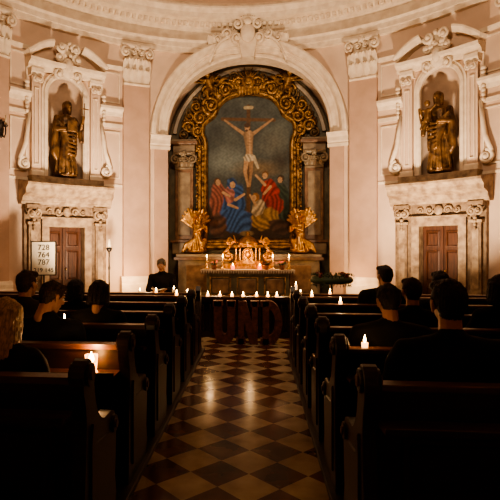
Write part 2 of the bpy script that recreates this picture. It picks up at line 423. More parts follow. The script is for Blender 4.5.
SN = SX(4.22)
def saint(sg):
    rnd = random.Random(3+sg); mb = MB(); H = lambda *b: hull(mb, b)
    H(((0, 0, .05), (.26, .2, .07)))
    H(((0, 0, .12), (.21, .15, .09)), ((.02*sg, 0, .55), (.16, .12, .1))); H(((.02*sg, 0, .55), (.16, .12, .1)), ((0, .01, .98), (.13, .10, .09)))
    H(((-.08, -.06, .15), .07), ((-.09, -.12, .55), .075), ((-.06, -.05, .85), .07))
    H(((0, .01, .98), (.135, .10, .08)), ((-.02*sg, 0, 1.28), (.17, .10, .09)))
    H(((-.02*sg, 0, 1.36), .06), ((-.03*sg, -.03, 1.46), .05)); H(((-.04*sg, -.05, 1.56), (.075, .085, .105))); H(((-.04*sg, -.01, 1.6), (.09, .09, .085)))
    H(((-.04*sg, -.10, 1.48), (.05, .04, .05)), ((-.04*sg, -.11, 1.38), .025)); H(((-.04*sg, -.13, 1.56), .014), ((-.04*sg, -.145, 1.535), .018))
    for w in (-1, 1): H(((-.04*sg+w*.07, .02, 1.56), (.04, .06, .09)), ((-.04*sg+w*.06, .03, 1.42), .04))
    up = -sg
    H(((up*.19, 0, 1.28), .07), ((up*.32, -.06, 1.08), .06)); H(((up*.32, -.06, 1.08), .06), ((up*.30, -.22, 1.22), .038)); H(((up*.30, -.23, 1.24), (.04, .03, .05)))
    for k in range(4): H(((up*(.275+.018*k), -.25, 1.27), .011), ((up*(.27+.018*k), -.27, 1.33), .009))
    H(((-up*.19, 0, 1.28), .07), ((-up*.27, -.07, 1.02), .06)); H(((-up*.27, -.07, 1.02), .06), ((-up*.08, -.2, 1.02), .04)); H(((-up*.06, -.21, 1.02), (.05, .03, .04)))
    H(((up*.30, -.06, 1.1), .06), ((up*.33, -.04, .85), (.05, .05, .07))); H(((-up*.26, -.07, 1.0), .07), ((-up*.28, -.03, .55), (.06, .07, .1)), ((-up*.2, 0, .4), .05))
    for k in range(7):
        x0 = -up*.22+up*.02*k
        pts = [(x0, -.10, 1.2-.06*k), (0, -.17, 1.0-.08*k), (up*.17, -.12, 1.02-.09*k), (up*.24, .0, 1.15-.08*k)]
        for a, b in zip(pts, pts[1:]): H((a, .028), (b, .028))
    for k in range(18):
        a = 2*pi*k/18+rnd.uniform(-.1, .1); t = a+rnd.uniform(-.25, .35)
        H(((.12*math.cos(a), .10*math.sin(a), .95), .018), ((.18*math.cos(t), .14*math.sin(t), .5), .026)); H(((.18*math.cos(t), .14*math.sin(t), .5), .026), ((.24*math.cos(t+.1), .18*math.sin(t+.1), .1), .028))
    if sg < 0:
        H(((.14, -.25, .98), .02), ((-.05, -.25, .98), .02), ((.14, -.25, 1.2), .02), ((-.05, -.25, 1.2), .02), ((.14, -.2, 1.2), .02))
        H(((up*.30, -.24, .75), .014), ((up*.33, -.24, 1.62), .014)); H(((up*.24, -.24, 1.5), .014), ((up*.42, -.24, 1.5), .014))
    else:
        H(((-.16, -.2, 1.1), (.08, .07, .08)), ((-.16, -.18, 1.27), (.07, .055, .06))); H(((-.17, -.2, 1.42), (.06, .065, .07)))
        H(((-.2, -.22, 1.08), .04), ((-.26, -.28, .9), .03)); H(((-.12, -.22, 1.08), .04), ((-.12, -.3, .92), .03)); H(((-.1, -.2, 1.28), .03), ((0, -.2, 1.36), .022)); H(((-.23, -.2, 1.28), .03), ((-.33, -.22, 1.3), .02))
    me = remesh(mb, 'saint_statue', .012, [M_STAT], 1)
    x, y, nx, ny = oval(SN*sg)
    return link(me, 'saint_statue', None, (x+nx*.05, y+ny*.05, NB), (0, 0, math.atan2(nx, -ny)), (1.07,)*3)
saint(-1); saint(1)

# ------------------------------------------------------------------ room shell
AR, ASP = 2.09, 4.44             # altar arch radius / springing height
NW, NSP = 0.43, 5.10             # niche half width, springing
DT = 2.08                        # door head height
WH = 8.1
def wall_part(name, s0, s1):
    mb = MB()
    br = sorted(set([s0, s1]+[b for b in (-AR, AR, SN-NW, SN+NW, -SN-NW, -SN+NW) if s0 < b < s1]))
    for a, b in zip(br, br[1:]):
        mid = (a+b)/2; n = max(1, int((b-a)/.07))
        kind = 'arch' if abs(mid) < AR else ('bay' if abs(abs(mid)-SN) < NW else 'solid')
        def iv(s):
            if kind == 'arch': return [(ASP+math.sqrt(max(0, AR*AR-s*s)), WH)]
            if kind == 'bay':
                x = abs(s)-SN; return [(DT, NB), (NSP+math.sqrt(max(0, NW*NW-x*x)), WH)]
            return [(0, WH)]
        for i in range(n):
            p = a+(b-a)*i/n; q = a+(b-a)*(i+1)/n
            for (z0, z1), (w0, w1) in zip(iv(p), iv(q)):
                mb.add([(p, 0, z0), (q, 0, w0), (q, 0, w1), (p, 0, z1)], [[0, 1, 2, 3]])
    return mb.obj(name, [M_WALL], bend=True, recalc=False)
wall_part('wall_altar', -3.45, 3.45)
wall_part('wall_left', -12.0, -3.45); wall_part('wall_right', 3.45, 12.0)
wall_part('wall_back', 12.0, HALF-.001)
wall_part('wall_back.001', -HALF+.001, -12.0)

mb = MB()
pts = [(-AR, .0)]+[(-AR, ASP*i/6) for i in range(1, 6)]+[(-AR*math.cos(pi*i/48), ASP+AR*math.sin(pi*i/48)) for i in range(49)]+[(AR, ASP*(6-i)/6) for i in range(1, 7)]
vs = []; fs = []
for p in pts: vs += [(p[0], 0, p[1]), (p[0], .45, p[1])]
for i in range(len(pts)-1): fs.append([2*i, 2*i+1, 2*i+3, 2*i+2])
mb.add(vs, fs); mb.obj('trim_arch_reveal', [M_TRIM], bend=True)
for sg in (-1, 1):
    mb = MB(); c = SN*sg; D = .36
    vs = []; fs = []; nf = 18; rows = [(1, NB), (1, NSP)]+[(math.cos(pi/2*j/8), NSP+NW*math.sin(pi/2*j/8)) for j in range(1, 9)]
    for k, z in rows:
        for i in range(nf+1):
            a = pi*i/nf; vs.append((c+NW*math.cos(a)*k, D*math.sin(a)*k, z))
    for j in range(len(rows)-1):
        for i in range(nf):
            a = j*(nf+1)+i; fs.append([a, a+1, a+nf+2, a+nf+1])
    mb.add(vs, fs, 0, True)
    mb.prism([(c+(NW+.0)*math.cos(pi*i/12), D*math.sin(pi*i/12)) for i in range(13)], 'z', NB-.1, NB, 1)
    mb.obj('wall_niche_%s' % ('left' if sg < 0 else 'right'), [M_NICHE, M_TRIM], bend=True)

mb = MB()
ent = [(-.02, 6.60), (.12, 6.60), (.12, 6.71), (.15, 6.72), (.15, 6.84), (.20, 6.89), (.07, 6.92), (.07, 7.16), (.14, 7.19), (.17, 7.28), (.22, 7.34), (.40, 7.38), (.42, 7.50), (.50, 7.60), (.50, 7.64), (-.02, 7.68)]
mb.mold(-HALF+.01, HALF-.01, ent, 0, .15)
mb.obj('trim_entablature', [M_TRIM], bend=True)
mb = MB()
k = -8.0
while k < 8.0:
    mb.box(k, k+.08, -.27, -.15, 7.25, 7.34); k += .15
mb.obj('trim_dentils', [M_TRIM], bend=True)
mb = MB()
mb.mold(-HALF+.01, HALF-.01, [(-.02, 7.74), (.12, 7.74), (.16, 7.84), (.10, 7.9), (-.02, 7.92)], 0, .15)
mb.obj('trim_attic_band', [M_TRIM], bend=True)
mb = MB(); vs = []; fs = []; n = 64; R = 10
for j in range(R+1):
    a = pi/2*j/R*.98
    for i in range(n):
        t = 2*pi*i/n; vs.append((EA*math.sin(t)*math.cos(a), ECY+EB*math.cos(t)*math.cos(a), WH-.05+3.6*math.sin(a)))
for j in range(R):
    for i in range(n): fs.append([j*n+i, j*n+(i+1) % n, (j+1)*n+(i+1) % n, (j+1)*n+i])
fs.append(list(range(R*n, (R+1)*n))); mb.add(vs, fs, 0, True); mb.obj('ceiling', [M_WALL])

mb = MB(); mb.prism([(7.2*math.sin(2*pi*i/48), 6.6+9*math.cos(2*pi*i/48)) for i in range(48)], 'z', -.12, 0); mb.obj('floor', [M_FLOOR])
mb = MB()
pl = [(x, y) for x, y in [(EA*.999*math.sin(t), ECY+EB*.999*math.cos(t)) for t in np.linspace(-1.0, 1.0, 41)] if y > 9.95]
pl = [(pl[0][0], 9.95)]+pl+[(pl[-1][0], 9.95)]
mb.prism(pl, 'z', 0, .13); mb.box(-2.25, 2.25, 12.5, 14.2, 0, .13)
mb.obj('floor_sanctuary', [M_STEP])
mb = MB(); mb.box(-1.9, 1.9, 11.5, 14.0, .13, .26); mb.obj('altar_step', [M_STEP], bevel=.01)
mb = MB()
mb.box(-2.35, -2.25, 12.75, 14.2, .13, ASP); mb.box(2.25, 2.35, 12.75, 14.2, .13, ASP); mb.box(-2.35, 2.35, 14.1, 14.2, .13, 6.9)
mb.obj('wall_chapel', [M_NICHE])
mb = MB(); vs = []; fs = []
for i in range(33):
    a = pi*i/32
    for r in (2.25, 2.35):
        for y in (12.95, 14.2): vs.append((-r*math.cos(a), y, ASP+r*math.sin(a)))
for i in range(32):
    a = 4*i; fs += [[a, a+1, a+5, a+4], [a+2, a+6, a+7, a+3], [a, a+4, a+6, a+2]]
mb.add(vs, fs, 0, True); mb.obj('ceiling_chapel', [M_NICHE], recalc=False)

mb = MB()
path = [(-(AR+.0)*math.cos(pi*i/60), ASP+AR*math.sin(pi*i/60)) for i in range(61)]
prof = [(-.0, .02), (-.0, -.07), (-.03, -.10), (-.08, -.10), (-.09, -.07), (-.20, -.07), (-.21, -.12), (-.27, -.12), (-.28, -.17), (-.35, -.24), (-.42, -.26), (-.46, -.24), (-.47, .02)]
mb.sweep(path, prof, mi=0)
mb.obj('trim_archivolt', [M_TRIM], bend=True)
for sg, nm in ((-1, 'left'), (1, 'right')):
    mb = MB()
    a, b = sorted((sg*(AR-.005), sg*(AR+.34)))
    mb.box(a, b, -.045, .44, 0.13, ASP-.28, 0, 3)
    a, b = sorted((sg*(AR-.06), sg*(AR+.46)))
    mb.mold(a, b, [(-.46, ASP-.34), (.06, ASP-.34), (.07, ASP-.26), (.05, ASP-.24), (.09, ASP-.2), (.09, ASP-.1), (.17, ASP-.05), (.2, ASP), (-.46, ASP)], 1)
    mb.obj('trim_arch_pier_'+nm, [M_PINK, M_TRIM], bend=True)

def capital(mb, c, z0, z1, hw, d, mi=0):
    h = z1-z0
    mb.box(c-hw*.92, c+hw*.92, -d-.02, 0, z0, z1-.08, mi, 4)
    mb.mold(c-hw*1.0, c+hw*1.0, [(0, z0-.07), (d+.03, z0-.07), (d+.05, z0-.035), (d+.03, z0), (0, z0)], mi)
    mb.mold(c-hw*1.2, c+hw*1.2, [(0, z1-.09), (d+.09, z1-.09), (d+.12, z1-.04), (d+.12, z1), (0, z1)], mi)
    for i in range(4): mb.leaf(c-hw*.78+i*hw*.52, z0, hw*.5, h*.42, d+.03, mi, .13)
    for i in range(3): mb.leaf(c-hw*.52+i*hw*.52, z0+h*.22, hw*.5, h*.48, d+.04, mi, .17)
    for q in (-1, 1):
        mb.spiral(c+q*hw*.92, -d-.11, z1-.2, .125, 1.6, .036, pi/2, -q, mi)
        mb.spiral(c+q*hw*.30, -d-.09, z1-.19, .075, 1.4, .022, pi/2, q, mi)
        mb.leaf(c+q*hw*.85, z0+h*.18, hw*.45, h*.5, d+.04, mi, .16)
    mb.ell((c, -d-.12, z1-.06), (.07, .05, .07), mi, 10, 6)
    for i in range(5): mb.ell((c+.06*math.cos(i*1.257), -d-.13, z1-.06+.06*math.sin(i*1.257)), .03, mi, 8, 5)

PS = SX(2.80)
for sg, nm in ((-1, 'left'), (1, 'right')):
    for c, hw, tag in ((PS, .33, 'inner'), (SX(5.28), .30, 'outer')):
        mb = MB(); c *= sg
        mb.box(c-hw, c+hw, -.11, 0, .9, 5.62, 0, 4)
        mb.mold(c-hw-.06, c+hw+.06, [(0, .13), (.19, .13), (.19, .7), (.16, .74), (.17, .82), (.13, .9), (0, .9)], 1)
        capital(mb, c, 5.69, 6.60, hw, .11, 1)
        mb.obj('trim_pilaster_%s_%s' % (tag, nm), [M_PINK, M_TRIM], bend=True)

mb = MB()
mb.prism([(-.16, 6.45), (.16, 6.45), (.27, 7.05), (-.27, 7.05)], 'y', -.3, 0)
mb.ell((0, -.34, 7.05), (.20, .08, .25))
for q in (-1, 1):
    mb.spiral(q*.27, -.36, 7.26, .14, 1.5, .04, pi/2, q)
    mb.spiral(q*.30, -.35, 6.92, .13, 1.4, .04, -pi/2, q)
    mb.spiral(q*.55, -.32, 7.03, .13, 1.3, .036, pi, q)
    mb.spiral(q*.80, -.30, 6.90, .10, 1.3, .03, pi, q)
    mb.tube([(q*(.3+.09*i), -.3, 7.08-.05*math.sin(i*.8)-.012*i*i) for i in range(9)], [.05-.003*i for i in range(9)])
    for i in range(6): mb.leaf(q*(.35+.13*i), 6.93-.03*i, .14, .26, .26, 0, .08)
mb.ell((0, -.42, 7.30), (.11, .06, .09))
for i in range(7): mb.leaf(-.18+.06*i, 7.27, .08, .24-.02*abs(i-3), .36, 0, .08)
mb.obj('keystone_cartouche', [M_TRIM], bend=True)

# door + niche bays
for sg, nm in ((-1, 'left'), (1, 'right')):
    c = SN*sg
    mb = MB()
    for q in (-1, 1):
        a, b = sorted((c+q*NW, c+q*(NW+.17)))
        mb.box(a, b, -.15, .1, .13, DT+.17, 0, 2)
        a, b = sorted((c+q*(NW+.17), c+q*(NW+.56)))
        mb.box(a, b, -.08, 0, .13, 2.56, 1, 2)
        xx0 = c+q*(NW+.38)
        mb.box(xx0-.14, xx0+.14, -.2, -.08, .13, .62, 1, 2)
        mb.box(xx0-.11, xx0+.11, -.16, -.08, .62, 2.12, 1, 2); mb.box(xx0-.07, xx0+.07, -.18, -.16, .75, 2.0, 0, 2)
        mb.box(xx0-.14, xx0+.14, -.19, -.08, 2.12, 2.18, 0, 2)
        mb.spiral(xx0-.06, -.2, 2.36, .10, 1.5, .03, pi/2, 1, 0); mb.spiral(xx0+.07, -.2, 2.36, .10, 1.5, .03, pi/2, -1, 0)
        for i in range(4): mb.ell((xx0, -.19, 2.22-.07*i), (.045-.006*i, .04, .04), 0, 8, 6)
        mb.box(xx0-.17, xx0+.17, -.2, 0, 2.47, 2.56, 1, 3)
    mb.box(c-NW-.17, c+NW+.17, -.15, .1, DT, DT+.17, 0, 4)
    mb.box(c-NW-.22, c+NW+.22, -.18, 0, DT+.17, DT+.22, 0, 4)
    mb.box(c-NW-.17, c+NW+.17, -.07, 0, DT+.22, 2.56, 1, 4)
    for q in (-1, 1): mb.spiral(c+q*.2, -.12, 2.42, .09, 1.5, .025, 0, q, 0); mb.spiral(c+q*.4, -.11, 2.42, .07, 1.5, .02, pi, q, 0)
    mb.ell((c, -.13, 2.42), (.10, .06, .11), 0, 12, 8)
    mb.mold(c-NW-.66, c+NW+.66, [(0, 2.56), (.15, 2.56), (.17, 2.62), (.20, 2.64), (.22, 2.72), (.36, 2.79), (.37, 2.88), (.46, 2.97), (.46, 3.02), (.30, 3.06), (0, 3.1)], 0)
    mb.box(c-NW-.45, c+NW+.45, -.24, 0, 3.06, 3.2, 0, 4)
    mb.obj('door_surround_'+nm, [M_STONE, M_STONE2], bend=True, bevel=.006)
    mb = MB()
    mb.box(c-NW+.002, c+NW-.002, .11, .15, .131, DT-.002, 0, 2)
    for q in (-1, 1):
        for z0, z1 in ((.3, .75), (.85, 1.55), (1.62, 1.98)):
            x = c+q*.215; w = .15
            mb.sweep([(x-w, z0), (x+w, z0), (x+w, z1), (x-w, z1)], [(0, .11), (0, .085), (-.03, .08), (-.045, .11)], True)
            mb.box(x-w+.06, x+w-.06, .085, .11, z0+.06, z1-.06)
    mb.box(c-.02, c+.02, .075, .11, .13, DT-.01)
    mb.ell((c+.06, .07, 1.1), .025, 1, 8, 6)
    mb.obj('door_'+('1' if sg < 0 else '2'), [M_DOOR, M_BRASS], bend=True)
    mb = MB()
    path = [(c-NW-.02, NB)]+[(c-NW-.02, NB+(NSP-NB)*i/4) for i in range(1, 4)]+[(c-(NW+.02)*math.cos(pi*i/24), NSP+(NW+.02)*math.sin(pi*i/24)) for i in range(25)]+[(c+NW+.02, NSP-(NSP-NB)*i/4) for i in range(1, 5)]
    mb.sweep(path, [(0.03, .02), (.03, -.06), (0, -.09), (-.06, -.09), (-.08, -.06), (-.12, -.06), (-.14, .02)])
    for q in (-1, 1):
        a, b = sorted((c+q*(NW+.17), c+q*(NW+.39)))
        mb.box(a, b, -.10, 0, 3.25, 5.42, 1, 2)
        x = c+q*(NW+.28)
        mb.sweep([(x-.06, 3.45), (x+.06, 3.45), (x+.06, 5.15), (x-.06, 5.15)], [(0, -.10), (0, -.13), (-.02, -.13), (-.02, -.10)], True)
        mb.mold(x-.15, x+.15, [(0, 3.2), (.17, 3.2), (.17, 3.3), (.13, 3.34), (0, 3.34)])
        mb.mold(x-.15, x+.15, [(0, 5.42), (.13, 5.42), (.18, 5.5), (.18, 5.58), (0, 5.58)])
        mb.spiral(x-.05, -.18, 5.32, .07, 1.4, .024, pi/2, 1); mb.spiral(x+.05, -.18, 5.32, .07, 1.4, .024, pi/2, -1)
        mb.spiral(c+q*(NW+.55), -.08, 3.45, .15, 1.5, .045, pi/2, -q)
        mb.tube([(c+q*(NW+.43), -.08, 4.6), (c+q*(NW+.49), -.09, 4.2), (c+q*(NW+.53), -.09, 3.9), (c+q*(NW+.66), -.08, 3.55)], [.035, .05, .055, .045])
        for i in range(8): mb.ell((c+q*(NW+.50), -.08, 5.25-.09*i), (.065-.004*i, .055, .055), 0, 8, 6)
        pth = [(c+q*(NW+.48-.115*i), 5.80+.36*math.sin(i/6*pi/2)) for i in range(6)]
        if q > 0: pth = pth[::-1]
        mb.sweep(pth, [(.0, 0), (.0, -.22), (-.05, -.26), (-.09, -.31), (-.13, -.31), (-.14, 0)])
        mb.spiral(c+q*.17, -.24, 6.16, .12, 1.4, .042, pi, -q)
        for i in range(4): mb.leaf(c+q*(.12+.1*i), 5.62, .12, .24, .10, 0, .08)
    mb.mold(c-NW-.5, c+NW+.5, [(0, 5.58), (.15, 5.58), (.17, 5.65), (.28, 5.70), (.30, 5.77), (0, 5.8)])
    mb.ell((c, -.14, 5.74), (.19, .12, .24)); mb.ell((c, -.24, 5.76), (.11, .07, .15))
    for q in (-1, 1):
        mb.spiral(c+q*.22, -.2, 5.94, .12, 1.4, .042, pi/2, q); mb.spiral(c+q*.22, -.2, 5.56, .11, 1.4, .036, -pi/2, q)
    for i in range(7):
        a = pi*(.15+.7*i/6); mb.leaf(c+.16*math.cos(a), 6.0, .11, .38-.04*abs(i-3), .14, 0, .1)
    for i in range(14):
        a = random.random()*2*pi; r = .1+.14*random.random()
        mb.ell((c+r*math.cos(a), -.2, 6.12+r*.9*math.sin(a)), .04+.025*random.random(), 0, 8, 6)
    mb.obj('trim_niche_frame_'+nm, [M_TRIM, M_WALL], bend=True)
    mb = MB()
    a, b = sorted((sg*(PS+.34), c-sg*(NW+.40))); a2, b2 = sorted((c+sg*(NW+.40), sg*(SX(5.28)-.3)))
    for (p, q) in ((a, b), (a2, b2)):
        if q-p < .05: continue
        mb.mold(p, q, [(0, 4.83), (.06, 4.83), (.08, 4.91), (.16, 4.98), (.16, 5.04), (0, 5.07)])
        mb.mold(p, q, [(0, 4.55), (.05, 4.55), (.05, 4.64), (0, 4.64)])
        mb.mold(p, q, [(0, 5.98), (.04, 5.98), (.08, 6.06), (0, 6.09)])
        mb.mold(p, q, [(0, 3.1), (.03, 3.1), (.03, 3.16), (0, 3.16)])
        if q-p > .3:
            mb.sweep([(p+.06, 5.15), (q-.06, 5.15), (q-.06, 5.9), (p+.06, 5.9)], [(0, 0), (0, -.03), (-.03, -.03), (-.03, 0)], True)
            mb.sweep([(p+.06, 3.3), (q-.06, 3.3), (q-.06, 4.45), (p+.06, 4.45)], [(0, 0), (0, -.03), (-.03, -.03), (-.03, 0)], True)
    mb.obj('trim_string_course_'+nm, [M_TRIM], bend=True)

# ------------------------------------------------------------------ retable
ret = empty('altar_retable')
PZ = .08
mb = MB()
arc = [(-2.22, .26), (2.22, .26), (2.22, ASP)]+[(2.22*math.cos(pi*i/40), ASP+2.22*math.sin(pi*i/40)) for i in range(1, 40)]+[(-2.22, ASP)]
mb.prism(arc, 'y', 13.82, 13.95, 0)
mb.box(-1.85, 1.85, 13.1, 13.82, .26, 1.28, 2); mb.box(-1.95, 1.95, 13.0, 13.82, 1.28, 1.36, 1); mb.box(-1.9, 1.9, 13.05, 13.82, 1.36, 1.44, 2)
for x in (-1.35, -.6, .6, 1.35): mb.box(x-.28, x+.28, 13.07, 13.1, .45, 1.15, 1)
for q in (-1, 1):
    x = q*1.76
    mb.box(x-.32, x+.32, 13.55, 13.82, 1.44, 1.75, 2); mb.box(x-.36, x+.36, 13.5, 13.82, 1.75, 1.82, 1)
    mb.box(x-.25, x+.25, 13.62, 13.82, 1.82, 3.80, 1); mb.box(x-.17, x+.17, 13.60, 13.62, 1.95, 3.68, 2)
    mb.box(x-.30, x+.30, 13.55, 13.82, 4.22, 4.42, 2); mb.box(x-.38, x+.38, 13.42, 13.82, 4.42, 4.5, 1); mb.box(x-.34, x+.34, 13.48, 13.82, 4.5, 4.56, 2)
    mb.box(q*1.36-.08, q*1.36+.08, 13.7, 13.82, 1.82, 4.3, 2)
pa = [(-2.02*math.cos(pi*i/40), ASP+2.02*math.sin(pi*i/40)) for i in range(2, 39)]
mb.sweep(pa, [(0, 13.82), (0, 13.74), (-.1, 13.72), (-.14, 13.82)], mi=2)
mb.obj('retable_body', [M_RMARB, M_RMARB2, M_RMARB3], bevel=.01, parent=ret)
mb = MB()
for q in (-1, 1):
    sub = MB(); capital(sub, 0, 3.82, 4.22, .25, .2, 0)
    mb.add([(v[0]+q*1.76, v[1]+13.82, v[2]) for v in sub.v], sub.f, 0, True)
mb.obj('retable_capitals', [M_RMARB3], parent=ret)
# foliage relief filling the arch field around the frame
mb = MB()
for q in (-1, 1):
    for k in range(9):
        a = math.radians(8+10*k); r = 1.78+.05*(k % 2)
        cx, cz = q*r*math.cos(a), ASP+.05+r*math.sin(a)
        mb.spiral(cx, 13.72, cz, .15, 1.5, .032, a+pi/2, q*(1 if k % 2 else -1))
        a2 = a+.08
        for j in range(3):
            t = a2-.1+.1*j; p0 = (q*(r-.05)*math.cos(t), 13.76, ASP+(r-.05)*math.sin(t)); p1 = (q*(r+.13)*math.cos(t+.05), 13.70, ASP+.04+(r+.13)*math.sin(t+.05)); mb.tube([p0, tuple((u+v)/2+(-.03 if i == 1 else 0) for i, (u, v) in enumerate(zip(p0, p1))), p1], [.02, .045, .008])
    for k in range(7):
        x = q*(1.42+.03*math.sin(k)); z = 4.62+.13*k; mb.spiral(q*(1.52-.04*k), 13.72, z, .10, 1.4, .028, k, 1 if k % 2 else -1)
mb.obj('arch_relief', [M_RELIEF], parent=ret)
def catmull(P, n=6):
    out = []
    for i in range(len(P)-1):
        p0 = P[max(i-1, 0)]; p1 = P[i]; p2 = P[i+1]; p3 = P[min(i+2, len(P)-1)]
        for k in range(n):
            t = k/n
            out.append(tuple(.5*(2*b+(c-a)*t+(2*a-5*b+4*c-d)*t*t+(3*b-a-3*c+d)*t**3) for a, b, c, d in zip(p0, p1, p2, p3)))
    out.append(P[-1]); return out
right = [(1.14, 1.75), (1.14, 2.6), (1.14, 3.6), (1.14, 4.4), (1.22, 4.66), (1.20, 4.90), (1.04, 5.04), (.90, 5.16), (.80, 5.38), (.60, 5.58), (.32, 5.68), (0, 5.72)]
rs = catmull(right); key = rs[:-1]+[(-x, z) for x, z in rs[::-1]]
mb = MB()
mb.sweep(key, [(-.02, 13.82), (-.02, 13.72), (.02, 13.66), (.07, 13.66), (.09, 13.70), (.14, 13.70), (.17, 13.62), (.23, 13.62), (.25, 13.68), (.28, 13.70), (.29, 13.82)], True, 0)
for i in range(0, len(key)-1):
    p = key[i]; q2 = key[(i+1) % len(key)]; L = math.hypot(q2[0]-p[0], q2[1]-p[1]); n = max(1, int(L/.09))
    for j in range(n):
        t = j/n; x = p[0]+(q2[0]-p[0])*t; z = p[1]+(q2[1]-p[1])*t; nx, nz = (q2[1]-p[1])/(L+1e-9), -(q2[0]-p[0])/(L+1e-9)
        mb.ell((x+nx*.115, 13.68, z+nz*.115), .03, 0, 6, 4)
o = mb.obj('gilded_picture_frame', [M_OGOLD], parent=ret); o.location.z = PZ
mb = MB()
for q in (-1, 1):
    for (cx, cz, r, tn, th, a0, dr) in ((1.02, 5.42, .26, 1.7, .06, -pi/2, 1), (.62, 5.83, .22, 1.6, .055, pi, -1), (1.32, 5.08, .18, 1.5, .05, pi/2, -1), (1.38, 4.72, .15, 1.4, .045, -pi/2, 1), (.25, 6.02, .15, 1.5, .045, 0, 1), (1.34, 4.3, .10, 1.4, .035, pi/2, -1), (1.10, 5.80, .17, 1.4, .045, 0, 1), (1.62, 4.82, .18, 1.5, .05, 0, 1), (1.34, 2.1, .12, 1.4, .035, pi/2, 1), (1.42, 5.38, .15, 1.4, .04, -pi/2, 1), (.80, 6.06, .14, 1.4, .038, 0, 1), (1.36, 3.9, .08, 1.4, .028, pi/2, -1), (1.6, 5.12, .12, 1.4, .035, 0, -1)):
        mb.spiral(q*cx, 13.60, cz, r, tn, th, a0 if q > 0 else pi-a0, dr*q)
    for i in range(9):
        mb.leaf(q*(.35+.11*i), 5.86-.045*i-.01*i*i*.6, .18, .36, -13.66, 0, .14)
    for i in range(6): mb.leaf(q*(1.30+.08*i), 5.15-.07*i, .16, .32, -13.68, 0, .12)
    for i in range(7):
        z = 4.9-.1*i; mb.ell((q*(1.42+.03*math.sin(i*2)), 13.66, z-.1), (.07, .06, .06), 0, 10, 6)
    for i in range(16):
        z = 3.85-.1*i; mb.ell((q*(1.40+.02*math.sin(i*2.3)), 13.64, z), (.05-.001*i, .05, .05), 0, 8, 6)
    mb.tube([(q*1.1, 13.6, 6.02), (q*1.0, 13.55, 5.9), (q*.85, 13.58, 5.94), (q*.7, 13.6, 6.12), (q*.5, 13.6, 6.16)], [.03, .07, .06, .06, .02])
mb.ell((0, 13.6, 6.0), (.22, .1, .17)); mb.ell((0, 13.52, 6.02), (.13, .07, .1))
for i in range(17):
    a = pi*(i-1)/14; mb.tube([(0, 13.64, 6.04), ((.50 if i % 2 else .38)*math.cos(a), 13.64, 6.04+(.42 if i % 2 else .32)*math.sin(a))], [.05, .008])
for i in range(7): mb.leaf(-.24+.08*i, 5.68, .12, .28, -13.62, 0, .1)
o = mb.obj('gilded_carving', [M_OGOLD], parent=ret); o.location.z = PZ
for q in (-1, 1): link(PUTTO, 'putto', ret, (q*.98, 13.50, 5.75+PZ), (0, q*.3, -q*.3), (q*1.15, 1.15, 1.15))

# altarpiece painting (colour attribute on a fine grid)
NU, NV = 190, 310
U, V = np.meshgrid(np.linspace(-1.22, 1.22, NU), np.linspace(1.72, 5.74, NV))
def wob(f, a, b): return np.sin(f*U+a+1.7*np.sin(f*.7*V+b))*np.sin(f*.9*V+b+1.3*np.sin(f*.6*U+a))
cloud = .5*wob(3, .4, 1)+.3*wob(6.3, 2, .3)+.2*wob(13, 1, 4)+.1*wob(31, 3, 2)
C = np.zeros((NV, NU, 3)); hh = (V-1.7)/4
C[:] = (.040, .044, .042)
C += (cloud[..., None]*.6+.5)*np.array((.065, .075, .062))*np.clip(hh*1.6-.3, 0, 1)[..., None]
def blend(mask, c, shade=None):
    global C
    m = np.clip(mask, 0, 1)[..., None]; cc = np.ones_like(C)*np.array(c)
    if shade is not None: cc = cc*shade[..., None]
    C = C*(1-m)+cc*m
def cap(ax, az, bx, bz, r0, r1, soft=.02):
    dx, dz = bx-ax, bz-az; L2 = dx*dx+dz*dz+1e-9
    t = np.clip(((U-ax)*dx+(V-az)*dz)/L2, 0, 1)
    d = np.hypot(U-ax-t*dx, V-az-t*dz)-(r0+(r1-r0)*t); return np.clip(.5-d/soft, 0, 1)
def el(cx, cz, rx, rz, soft=.1, rot=0):
    cu = (U-cx)*math.cos(rot)+(V-cz)*math.sin(rot); cv = -(U-cx)*math.sin(rot)+(V-cz)*math.cos(rot)
    cu = cu+.06*rx*np.sin(9*cv/rz+cx*7); cv = cv+.05*rz*np.sin(8*cu/rx+cz*5)
    return np.clip((1-np.hypot(cu/rx, cv/rz))/soft, 0, 1)
fold = .45+.7*np.sin(19*U+9*V+2.5*np.sin(6*V)+1.5*np.sin(8*U))**2
fold2 = .4+.75*np.sin(-15*U+13*V+2*np.sin(7*U))**2
blend(el(-.55, 3.9, .8, .5, .9)*.8, (.17, .20, .19)); blend(el(.7, 4.4, .5, .5, .9)*.5, (.13, .125, .10)); blend(el(.3, 3.7, .9, .3, .9)*.7, (.19, .13, .065))
blend(el(-.2, 5.2, .9, .3, .9)*.6, (.030, .034, .036)); blend(el(.9, 3.9, .35, .35, .9), (.045, .038, .03)); blend(el(-.95, 4.8, .35, .5, .9)*.7, (.03, .033, .034))
blend(el(0, 1.9, 1.5, .6, .5), (.04, .025, .015)); blend(el(-.95, 2.4, .4, .5, .5), (.06, .04, .025)); blend(el(1.0, 2.4, .4, .7, .5), (.035, .025, .018))
blend(cap(0, 2.3, 0, 5.42, .055, .05), (.09, .045, .02)); blend(cap(-.72, 5.08, .70, 5.02, .045, .045), (.10, .05, .022))
blend(cap(-.09, 5.38, .09, 5.38, .045, .045), (.36, .29, .18))
sk = (.40, .25, .14); shd = np.clip(1.05-.9*np.abs(U-.02)/.16, .4, 1.05)
for q in (-1, 1):
    blend(cap(q*.13, 4.66, q*.38, 4.84, .048, .034), (.32, .195, .105)); blend(cap(q*.38, 4.84, q*.66, 5.05, .034, .024), (.30, .18, .10))
blend(cap(0, 4.62, .02, 4.25, .14, .09), sk, shd); blend(cap(.02, 4.2, .01, 3.98, .09, .10), sk, shd)
